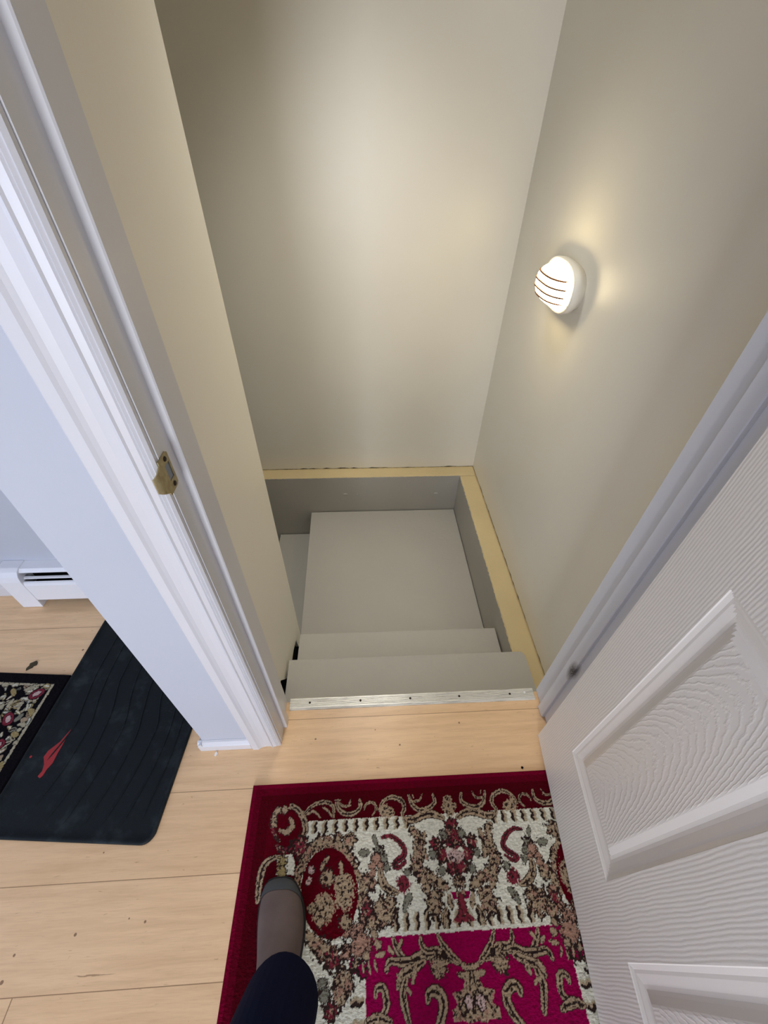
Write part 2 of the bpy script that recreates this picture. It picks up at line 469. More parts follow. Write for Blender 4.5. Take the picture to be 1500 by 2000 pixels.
# jambs with door stops
JL, JR = -.290, .612
prism('trim_4', [(-.3095, .4955), (JL, .4955), (JL, .541), (-.280, .541), (-.278, .543), (-.278, .571), (-.280, .573), (JL, .573), (JL, .630), (-.3095, .630)], 0.0005, 2.05, 'z', M_trim, kind='structure')
M_jamb = paint('white_jamb_paint_scuffed', (211, 211, 213), 0.35, 0.45, 0.1, 25, 0.0008, 0.02)
t = NT(M_jamb); c = t.co()
src = t.b.inputs['Base Color'].links[0].from_socket
vd = t.node('ShaderNodeVectorMath', operation='DISTANCE'); t.l.new(t.mapping(c, (1.5, 1.5, 0.55)), vd.inputs[0]); vd.inputs[1].default_value = (.604 * 1.5, .540 * 1.5, .335 * .55)
nn = t.noise(t.mapping(c, (60, 60, 26)), 4, 4, 0.7)
msk = t.math('MULTIPLY', t.math('SUBTRACT', 1.0, t.math('DIVIDE', vd.outputs['Value'], 0.030), clamp=True), t.math('MULTIPLY', nn, 2.4), clamp=True)
t.l.new(t.mix(msk, src, (48, 42, 34)), t.b.inputs['Base Color'])
prism('trim_5', [(.627, .4955), (.627, .630), (JR, .630), (JR, .573), (.602, .573), (.600, .571), (.600, .538), (.602, .536), (JR, .536), (JR, .4955)], 0.0035, 2.05, 'z', M_jamb, kind='structure')
prism('trim_6', [(.4955, 2.0505), (.630, 2.0505), (.630, 2.064), (.4955, 2.064)], -.3095, .627, 'x', M_trim, kind='structure')
# low baseboards
bprof = [(0.0, 0.0005), (-.0145, 0.0005), (-.0145, .036), (-.011, .040), (-.012, .044), (-.006, .052), (0, .054)]
prism('baseboard_partition', [(YW + a - .0005, b) for a, b in bprof], -.5495, -.3855, 'x', M_trim, kind='structure')
prism('baseboard_partition_side', [(-.5355 + a, b) for a, b in bprof], .4806, 1.125, 'y', M_trim, kind='structure')
prism('baseboard_left', [(1.1395 + a * .8, b * 1.5) for a, b in bprof], -2.9, -1.4385, 'x', M_trim, kind='structure')
prism('baseboard_front', [(YW + a - .0005, b) for a, b in bprof], .71, 1.6, 'x', M_trim, kind='structure')

# ------------------------------------------------------------------ staircase
st = empty('staircase', (0.15, 0.62, -0.2), 'grey painted wooden steps going down to a square landing inside the stairwell', 'stairs')
st.location = (0, 0, 0)


def rounded(pts, radii, n=5):
    out = []
    m = len(pts)
    for i, p in enumerate(pts):
        r = radii[i]
        if r <= 0: out.append(p); continue
        a = Vector(pts[i - 1]); b = Vector(p); c_ = Vector(pts[(i + 1) % m])
        u = (a - b).normalized(); v = (c_ - b).normalized()
        P0 = b + u * r; P1 = b + v * r
        for k in range(n + 1):
            s = k / n
            out.append(tuple(P0 * (1 - s) ** 2 + b * 2 * s * (1 - s) + P1 * s * s))
    return out


prism('tread', rounded([(-.336, .602), (.690, .602), (.688, .877), (-.336, .879)], [0, 0, .028, 0]), -.1985, -.180, 'z', M_grey, st, bevel=.002)
prism('tread', [(-.327, .835), (.634, .835), (.634, 1.077), (-.325, 1.082)], -.341, -.315, 'z', M_grey, st, bevel=.002)
boxes('riser', [(-.33, .6395, .832, .850, -.3145, -.2)], M_grey, st)
boxes('riser', [(-.33, .6395, 1.035, 1.053, -.4995, -.342)], M_grey, st)
prism('landing', [(-.352, 1.03), (.6385, 1.03), (.6385, 2.149), (-.372, 2.149)], -.54, -.50, 'z', M_grey, st, bevel=.002)
boxes('riser', [(-.355, -.337, 1.192, 2.149, -.715, -.5405)], M_grey, st)
boxes('tread', [(-.62, -.337, 1.192, 2.149, -.745, -.7155)], M_grey, st, bevel=.002)
boxes('riser', [(-.61, -.592, 1.192, 2.149, -.92, -.7455)], M_grey, st)
boxes('tread', [(-.88, -.592, 1.192, 2.149, -.95, -.9205)], M_grey, st, bevel=.002)
boxes('stringer', [(-.3395, -.338 + .001, .64, 1.03, -.9, -.6)], M_grey, st)

# metal threshold strip
th = empty('threshold_strip', (0, 0, 0), 'worn white metal threshold strip screwed along the floor edge at the stair top', 'threshold')
pr = [(.5955, .0002), (.5965, .0035), (.602, .0052)]
for k in range(8):
    y = .606 + k * .0033
    pr += [(y, .0052), (y + .0008, .0040), (y + .0016, .0052)]
pr += [(.634, .0052), (.6365, .0035), (.6365, -.016), (.6345, -.016), (.6345, .0002)]
prism('strip', pr, -.2775, .5985, 'x', M_alu, th)
M_screw = principled('rusty_screw', (46, 36, 30), 0.6, 0.4, 0.6)
for x in (-.208, -.029, .149, .326, .511):
    bm = bmesh.new(); cyl(bm, (x, .6185, .0045), (x, .6185, .0062), .0042, .0034, 12)
    from_bm('screw', bm, M_screw, th)
bm = bmesh.new(); cyl(bm, (.566, .622, .0045), (.566, .622, .0062), .0042, .0034, 12)
sk = from_bm('screw', bm, M_flake, th); sk['label'] = 'white painted screw at the right end'

# ------------------------------------------------------------------ strike plate on the left jamb
sp = empty('strike_plate', (0, 0, 0), 'worn brass latch strike plate screwed on the white left door jamb', 'strike plate')
cy, cz = .5065, 1.119
outer = [(.472, 1.133), (.472, 1.105), (.476, 1.098), (.486, 1.094), (.486, 1.0885), (.516, 1.0885), (.519, 1.092), (.519, 1.146), (.516, 1.1495), (.486, 1.1495), (.486, 1.144), (.476, 1.140)]
hole = [(.499, 1.106), (.499, 1.133), (.514, 1.133), (.514, 1.106)]
bm = bmesh.new()
ys = sorted(set([.4718, .486, .499, .514, .519]))
# plate as strips around the hole, lip curling back over the casing edge
xa, xb = JL + .0002, JL + .0018
add_prism(bm, [(.514, 1.0885), (.519, 1.092), (.519, 1.146), (.514, 1.1495)], xa, xb, 'x')
add_prism(bm, [(.486, 1.0885), (.514, 1.0885), (.514, 1.106), (.486, 1.106)], xa, xb, 'x')
add_prism(bm, [(.486, 1.133), (.514, 1.133), (.514, 1.1495), (.486, 1.1495)], xa, xb, 'x')
add_prism(bm, [(.486, 1.106), (.499, 1.106), (.499, 1.133), (.486, 1.133)], xa, xb, 'x')
add_prism(bm, [(.476, 1.100), (.486, 1.094), (.486, 1.144), (.476, 1.140)], xa + .0002, xb + .0002, 'x')
# curled lip
N = 6
lip = []
for k in range(N + 1):
    a = k / N * 1.2
    lip.append((.476 - .009 * math.sin(a), xb - .009 * (1 - math.cos(a))))
for k in range(N):
    (y0, x0), (y1, x1) = lip[k], lip[k + 1]
    h0 = .020 - .0012 * k; h1 = .020 - .0012 * (k + 1)
    vs = [bm.verts.new(p) for p in ((x0, y0, 1.12 - h0), (x0, y0, 1.12 + h0), (x1, y1, 1.12 + h1), (x1, y1, 1.12 - h1), (x0 - .0015, y0, 1.12 - h0), (x0 - .0015, y0, 1.12 + h0), (x1 - .0015, y1, 1.12 + h1), (x1 - .0015, y1, 1.12 - h1))]
    for f in ((0, 1, 2, 3), (7, 6, 5, 4), (0, 3, 7, 4), (1, 5, 6, 2), (2, 6, 7, 3), (0, 4, 5, 1)):
        bm.faces.new([vs[i] for i in f])
from_bm('plate', bm, M_brass, sp)
boxes('latch_hole', [(JL + .0001, JL + .0006, .499, .514, 1.106, 1.133)], principled('hole_grey', (120, 128, 140), .5), sp)
for z in (1.0965, 1.1415):
    bm = bmesh.new(); cyl(bm, (xb - .0006, .5065, z), (xb + .0012, .5065, z), .0046, .0036, 12)
    from_bm('screw', bm, M_screw, sp)

# ------------------------------------------------------------------ door leaf: moulded skin built as a height field
door = empty('door_1', (.565, .474, .016), None, None, 'structure')
door.rotation_euler = (0, 0, math.atan2(-.092, .9958))   # local -y runs along the leaf, local -x is the face towards the opening
DW, DH, DT = .895, 2.02, .035
panels = [(.123, .390, .240, .978), (.514, .781, .240, .978), (.123, .390, 1.115, 1.62), (.514, .781, 1.115, 1.62), (.123, .390, 1.72, 1.92), (.514, .781, 1.72, 1.92)]


def pdepth(s):
    xs = [0, .0015, .009, .014, .028, .034, .040, .052, .056]
    ds = [0, .0020, .0048, .0050, .0082, .0085, .0070, .0022, .0015]
    return np.interp(s, xs, ds)


def cuts(lo, hi, edges):
    base = set([lo, hi])
    for e0, e1 in edges:
        for o_ in (0, .0015, .004, .0065, .009, .0115, .014, .018, .022, .028, .031, .034, .037, .040, .046, .052, .056):
            base.add(round(e0 + o_, 5)); base.add(round(e1 - o_, 5))
    return np.array(sorted(base))


us = cuts(0, DW, [(p[0], p[1]) for p in panels[:2]])
zs = cuts(0, DH, [(p[2], p[3]) for p in panels[::2]])
UU, ZZ = np.meshgrid(us, zs)
DD = np.zeros_like(UU); SM = np.zeros_like(UU)
for (u0, u1, z0, z1) in panels:
    s = np.minimum(np.minimum(UU - u0, u1 - UU), np.minimum(ZZ - z0, z1 - ZZ))
    ins = s > 1e-6
    DD[ins] = pdepth(s[ins])
    SM[(s > 1e-6) & (s < .0555)] = 1
verts = []; faces = []; sm = []
ny_, nx_ = UU.shape
for sgn, xo in ((-1, 0.0), (1, DT)):
    for j in range(ny_):
        for i in range(nx_):
            verts.append((xo - sgn * DD[j, i], -UU[j, i], ZZ[j, i])); sm.append(SM[j, i])
Nf = ny_ * nx_
for j in range(ny_ - 1):
    for i in range(nx_ - 1):
        a = j * nx_ + i
        faces.append((a, a + 1, a + nx_ + 1, a + nx_)); b = a + Nf
        faces.append((b, b + nx_, b + nx_ + 1, b + 1))
per = [i for i in range(nx_)] + [j * nx_ + nx_ - 1 for j in range(1, ny_)] + [(ny_ - 1) * nx_ + i for i in range(nx_ - 2, -1, -1)] + [j * nx_ for j in range(ny_ - 2, 0, -1)]
for k in range(len(per)):
    a, b = per[k], per[(k + 1) % len(per)]
    faces.append((a, a + Nf, b + Nf, b))
me = bpy.data.meshes.new('leaf'); me.from_pydata(verts, [], faces); me.update()
at = me.attributes.new('smooth', 'FLOAT', 'POINT'); at.data.foreach_set('value', np.array(sm, dtype=np.float32))
bm = bmesh.new(); bm.from_mesh(me); bmesh.ops.recalc_face_normals(bm, faces=bm.faces); bm.to_mesh(me); bm.free()
link('leaf', me, M_door, door)
kn = empty('door_handle', (0, 0, 0), None, None); kn.parent = door
bm = bmesh.new()
for sgn, xo in ((-1, -.0005), (1, DT + .0005)):
    cyl(bm, (xo, -.83, .93), (xo + sgn * .008, -.83, .93), .032, .030, 24)
    cyl(bm, (xo + sgn * .008, -.83, .93), (xo + sgn * .035, -.83, .93), .012, .012, 16)
    cyl(bm, (xo + sgn * .035, -.83, .93), (xo + sgn * .048, -.83, .93), .020, .028, 24)
    cyl(bm, (xo + sgn * .048, -.83, .93), (xo + sgn * .062, -.83, .93), .028, .018, 24)
from_bm('knob', bm, M_brass, kn, smooth=False)
for z in (.25, 1.0, 1.80):
    bm = bmesh.new(); cyl(bm, (DT + .006, .006, z - .045), (DT + .006, .006, z + .045), .006, .006, 12)
    from_bm('hinge', bm, M_brass, door)

# ------------------------------------------------------------------ bulkhead lamp on the right wall
lampe = empty('wall_lamp', (XR, 1.60, 1.095), 'lit oval bulkhead lamp with louvres on the right stairwell wall', 'lamp')


def sup(a, b, th, n=2.5):
    c_, s_ = math.cos(th), math.sin(th)
    return (a * math.copysign(abs(c_) ** (2 / n), c_), b * math.copysign(abs(s_) ** (2 / n), s_))


def loft(name, rings, mat, parent, cap0=True, cap1=True, n=64, smooth=True):
    """rings: (offset from the wall, half length along y, half height, exponent)"""
    bm = bmesh.new(); V = []
    for (d, a, b, e) in rings:
        V.append([bm.verts.new((-d, *sup(a, b, 2 * math.pi * i / n, e))) for i in range(n)])
    for k in range(len(V) - 1):
        for i in range(n):
            bm.faces.new((V[k][i], V[k][(i + 1) % n], V[k + 1][(i + 1) % n], V[k + 1][i]))
    if cap0: bm.faces.new(V[0][::-1])
    if cap1: bm.faces.new(V[-1])
    return from_bm(name, bm, mat, parent, smooth=smooth)


loft('base', [(.001, .128, .072, 2.5), (.016, .130, .074, 2.5), (.018, .134, .078, 2.5)], M_plastic, lampe)
loft('rim', [(.0185, .134, .078, 2.5), (.020, .139, .082, 2.5), (.040, .141, .0835, 2.5), (.046, .139, .0815, 2.5), (.0475, .134, .0765, 2.5), (.0465, .124, .068, 2.5), (.040, .122, .066, 2.5), (.0185, .122, .066, 2.5), (.0185, .134, .078, 2.5)], M_plastic, lampe, False, False)
dome = [(.030, .120, .064, 2.5)]
for k in range(0, 11):
    a = k / 10 * math.pi / 2
    dome.append((.040 + .066 * math.sin(a), max(.004, .121 * math.cos(a) ** .62), max(.003, .065 * math.cos(a) ** .62), 2.4))
loft('glass_dome', dome, M_glass, lampe)
# louvre bars that wrap over the dome


def dome_off(y, z):
    q = ((abs(y) / .121) ** 2.4 + (abs(z) / .065) ** 2.4) ** (1 / 2.4)
    q = min(q, 1.0)
    return .040 + .066 * math.sin(math.acos(min(1, q ** (1 / .62))))


M_louvre = principled('louvre_bar', (120, 84, 56), 0.7, 0.1)
for zc in (.034, .010, -.014, -.037):
    ymax = .121 * (max(0.0, 1 - (abs(zc) / .065) ** 2.4)) ** (1 / 2.4)
    bm = bmesh.new(); prev = None; n = 40
    for k in range(n + 1):
        y = -ymax + 2 * ymax * k / n
        d0 = dome_off(y, zc)
        ring = [bm.verts.new(p) for p in ((-d0 + .002, y, zc - .0026), (-d0 + .002, y, zc + .0026), (-d0 - .0032, y, zc + .0024), (-d0 - .0032, y, zc - .0024))]
        if prev:
            for i in range(4): bm.faces.new((prev[i], prev[(i + 1) % 4], ring[(i + 1) % 4], ring[i]))
        else: bm.faces.new(ring)
        prev = ring
    bm.faces.new(prev[::-1])
    from_bm('louvre', bm, M_louvre, lampe)
for (y, z) in ((-.124, -.035), (.124, -.035), (-.03, .0735), (.05, -.0735)):
    bm = bmesh.new(); cyl(bm, (-.0465, y, z), (-.0485, y, z), .0026, .002, 10)
    from_bm('screw', bm, M_steel, lampe)

# unseen fill light and disc, added overhead to brighten the stairwell
cf_ = empty('stair_fill_light', (-.02, 1.60, CEIL), 'unseen round white fill light added above the stairwell landing', 'lamp')
bm = bmesh.new(); cyl(bm, (0, 0, -.001), (0, 0, -.012), .24, .23, 40)
from_bm('fill_light_disc', bm, M_plastic, cf_)
dl = area('stair_fill_lamp', (-.02, 1.60, CEIL - .02), (-.02, 1.60, 0), .42, .42, STAIR_POWER, lin((250, 248, 244)))
dl.data.shape = 'DISK'; dl.data.spread = math.radians(84)

# ------------------------------------------------------------------ baseboard heater on the far left wall
ht = empty('baseboard_heater', (0, 0, 0), 'white metal baseboard heater with dark slot under the left room wall', 'heater')
HY = 1.1395
x0h, x1h = -1.357, -.56
prism('front_panel', [(1.070, .045), (1.0685, .14), (1.0735, .152), (1.080, .155), (1.080, .153), (1.075, .150), (1.0705, .14), (1.072, .045)], x0h, x1h, 'x', M_heater, ht)
prism('top_cover', [(HY, .040), (HY, .213), (1.100, .210), (1.0885, .199), (1.089, .196), (1.101, .207), (HY - .003, .210), (HY - .003, .040)], x0h, x1h, 'x', M_heater, ht)
prism('damper', [(1.0885, .166), (1.096, .168), (1.096, .162), (1.0885, .159)], x0h, x1h, 'x', M_heater, ht)
bm = bmesh.new()
for k in range(110):
    x = x0h + .02 + k * .007
    add_box(bm, x, x + .0008, 1.082, 1.13, .07, .13)
fin = from_bm('fins', bm, principled('dark_fins', (24, 24, 27), .5, .4, .5), ht); fin['kind'] = 'stuff'
bm = bmesh.new(); cyl(bm, (x0h, 1.105, .10), (x1h, 1.105, .10), .011, n=14)
from_bm('pipe', bm, principled('copper_pipe', (90, 60, 45), .4, .5, 1.0), ht)
boxes('back_shadow_plate', [(x0h, x1h, 1.1295, 1.136, .04, .205)], M_dark, ht)
prism('end_cap', [(HY, .0008), (HY, .217), (1.100, .216), (1.083, .208), (1.072, .190), (1.0665, .165), (1.0665, .0008)], -1.437, -1.357, 'x', M_heater, ht, bevel=.003)

# ------------------------------------------------------------------ carpets: painter on dense vertex grids
PAL = {k: np.array(lin(v)) for k, v in dict(T=(168, 146, 118), D=(46, 34, 30), R=(124, 44, 56), G=(126, 124, 108), B=(84, 0, 16), M=(140, 0, 66), C=(214, 211, 192), O=(160, 142, 96), P=(166, 128, 108), W=(196, 168, 160), K=(14, 12, 16), S=(176, 166, 138)).items()}


class Cloth:
    def __init__(s, xs, ys, seed=1):
        s.xs, s.ys = xs, ys
        s.X, s.Y = np.meshgrid(xs, ys)
        s.C = np.zeros(s.X.shape + (3,)); s.H = np.zeros(s.X.shape)
        r = np.random.default_rng(seed)
        s.n1 = s.smooth(r.standard_normal(s.X.shape), 1); s.n2 = s.smooth(r.standard_normal(s.X.shape), 2)
        s.n3 = s.smooth(r.standard_normal(s.X.shape), 5)
        s.wx = s.smooth(r.standard_normal(s.X.shape), 2) * .0006; s.wy = s.smooth(r.standard_normal(s.X.shape), 2) * .0006

    def smooth(s, a, k):
        for _ in range(k):
            a = (a + np.roll(a, 1, 0) + np.roll(a, -1, 0) + np.roll(a, 1, 1) + np.roll(a, -1, 1)) / 5
        return a / a.std()

    def box(s, x0, x1, y0, y1):
        i0, i1 = np.searchsorted(s.xs, [x0, x1]); j0, j1 = np.searchsorted(s.ys, [y0, y1])
        return slice(j0, j1), slice(i0, i1)

    def el(s, kind, c, w, pts):
        P = np.array(pts, float)
        pad = w * 1.6 + .002
        sl = s.box(P[:, 0].min() - pad, P[:, 0].max() + pad, P[:, 1].min() - pad, P[:, 1].max() + pad)
        X = s.X[sl] + s.wx[sl]; Y = s.Y[sl] + s.wy[sl]
        if X.size == 0: return
        n1, n2, n3 = s.n1[sl], s.n2[sl], s.n3[sl]
        C = s.C[sl]
        if kind in ('pf', 'ps'):
            ins = np.zeros(X.shape, bool); m = len(P)
            for i in range(m):
                x1, y1 = P[i]; x2, y2 = P[(i + 1) % m]
                if y1 == y2: continue
                cr = ((y1 > Y) != (y2 > Y)) & (X < (x2 - x1) * (Y - y1) / (y2 - y1) + x1)
                ins ^= cr
            if kind == 'pf':
                C[ins] = PAL[c]
            else:
                dk = ins & (n2 + .6 * n1 > .75); C[ins] = PAL[c] if c in 'TP' else PAL['R']
                C[dk] = PAL['D'] * 1.2
                lt = ins & (n3 > .9) & ~dk; C[lt] = PAL['P']
            s.H[sl][ins] = .0
            return
        if len(P) == 1:
            d = np.hypot(X - P[0, 0], Y - P[0, 1]); vein = np.abs(np.sin(np.arctan2(Y - P[0, 1], X - P[0, 0]) * 3.5)); 
        else:
            d = np.full(X.shape, 9.0)
            # smooth the poly-line with Catmull-Rom
            Q = []
            for i in range(len(P) - 1):
                p0 = P[max(i - 1, 0)]; p1 = P[i]; p2 = P[i + 1]; p3 = P[min(i + 2, len(P) - 1)]
                for k in range(6):
                    u = k / 6
                    Q.append(.5 * ((2 * p1) + (-p0 + p2) * u + (2 * p0 - 5 * p1 + 4 * p2 - p3) * u * u + (-p0 + 3 * p1 - 3 * p2 + p3) * u ** 3))
            Q.append(P[-1]); Q = np.array(Q)
            L = len(Q) - 1
            for i in range(L):
                a = Q[i]; b = Q[i + 1]; ab = b - a; l2 = (ab ** 2).sum() + 1e-12
                u = np.clip(((X - a[0]) * ab[0] + (Y - a[1]) * ab[1]) / l2, 0, 1)
                tp = (i + u) / L
                wid = 1 - .45 * np.abs(2 * tp - 1) ** 2
                dd = np.hypot(X - a[0] - u * ab[0], Y - a[1] - u * ab[1]) / wid
                d = np.minimum(d, dd)
            vein = None
        t_ = d / w
        if kind == 'sc':
            ins = t_ < 1; C[ins] = PAL['D']
            C[t_ < .80] = PAL[c]
            C[(t_ < .62) & (n2 > .9)] = PAL['D'] * 1.3
            C[(t_ < .22) & (n3 > -1.1)] = PAL['D']
        elif kind == 'fl':
            C[t_ < 1] = PAL[c]
        elif kind == 'bk':
            ins = t_ + .16 * n1 < 1; C[ins] = PAL['D'] * 1.2
            C[t_ + .16 * n1 < .74] = PAL[c]
            C[(t_ < .7) & (n2 > 1.35)] = PAL['D'] * 1.5
        elif kind == 'sp':
            ins = t_ + .14 * n1 < 1; C[ins] = PAL['T'] if c == 'T' else PAL[c]
            C[ins & (n1 * .7 + n2 * .7 > .5) & (t_ < .85)] = PAL['D']
        elif kind == 'lf':
            e = t_ + .22 * n2 + .10 * n1
            if vein is not None: e = t_ * (1 + .35 * vein) + .16 * n2
            ins = e < 1
            C[ins] = PAL['D'] * 1.15
            q = ins & (e < .79)
            sel = q & (n2 * .8 - n3 * .6 > -.15); C[sel] = PAL[c] if c != 'T' else PAL['T']
            sel = q & (n3 + n1 * .5 > 1.1); C[sel] = PAL['P'] if c in 'TR' else PAL['D']
            sel = q & (n2 < -1.3); C[sel] = PAL['D']
        if w > 0: pass

    def build(s, name, mat, parent, z, Rm=None):
        jit = .85 + .15 * np.clip(1 + .25 * s.n1, .6, 1.4)
        C = np.clip(s.C * jit[..., None], 0, 1)
        ny, nx = s.X.shape
        co = np.stack([s.X, s.Y, z + s.H + .0004 * s.n1], -1)
        # sink and close the edges
        for a in (co[0], co[-1], co[:, 0], co[:, -1]): a[:, 2] = z - .003
        co = co.reshape(-1, 3)
        idx = np.arange(ny * nx).reshape(ny, nx)
        F = np.stack([idx[:-1, :-1], idx[:-1, 1:], idx[1:, 1:], idx[1:, :-1]], -1).reshape(-1, 4)
        # skirt
        loop = np.concatenate([idx[0, :], idx[1:, -1], idx[-1, -2::-1], idx[-2:0:-1, 0]])
        low = co[loop].copy(); low[:, 2] = .0006
        base = len(co); k = len(loop)
        S = np.stack([loop, base + np.arange(k), base + (np.arange(k) + 1) % k, np.roll(loop, -1)], -1)
        co = np.concatenate([co, low]); F = np.concatenate([F, S])
        if Rm is not None:
            R2, off = Rm
            co[:, :2] = co[:, :2] @ R2.T + off
        me = bpy.data.meshes.new(name)
        me.vertices.add(len(co)); me.vertices.foreach_set('co', co.astype(np.float32).ravel())
        me.loops.add(F.size); me.loops.foreach_set('vertex_index', F.astype(np.int32).ravel())
        me.polygons.add(len(F)); me.polygons.foreach_set('loop_start', (np.arange(len(F)) * 4).astype(np.int32))
        me.update(calc_edges=True); me.validate()
        a = me.color_attributes.new('Col', 'FLOAT_COLOR', 'POINT')
        cc = np.concatenate([C.reshape(-1, 3), C.reshape(-1, 3)[loop]])
        cc = np.concatenate([cc, np.ones((len(cc), 1))], 1)
        a.data.foreach_set('color', cc.astype(np.float32).ravel())
        me.polygons.foreach_set('use_smooth', np.ones(len(F), bool))
        return link(name, me, mat, parent)


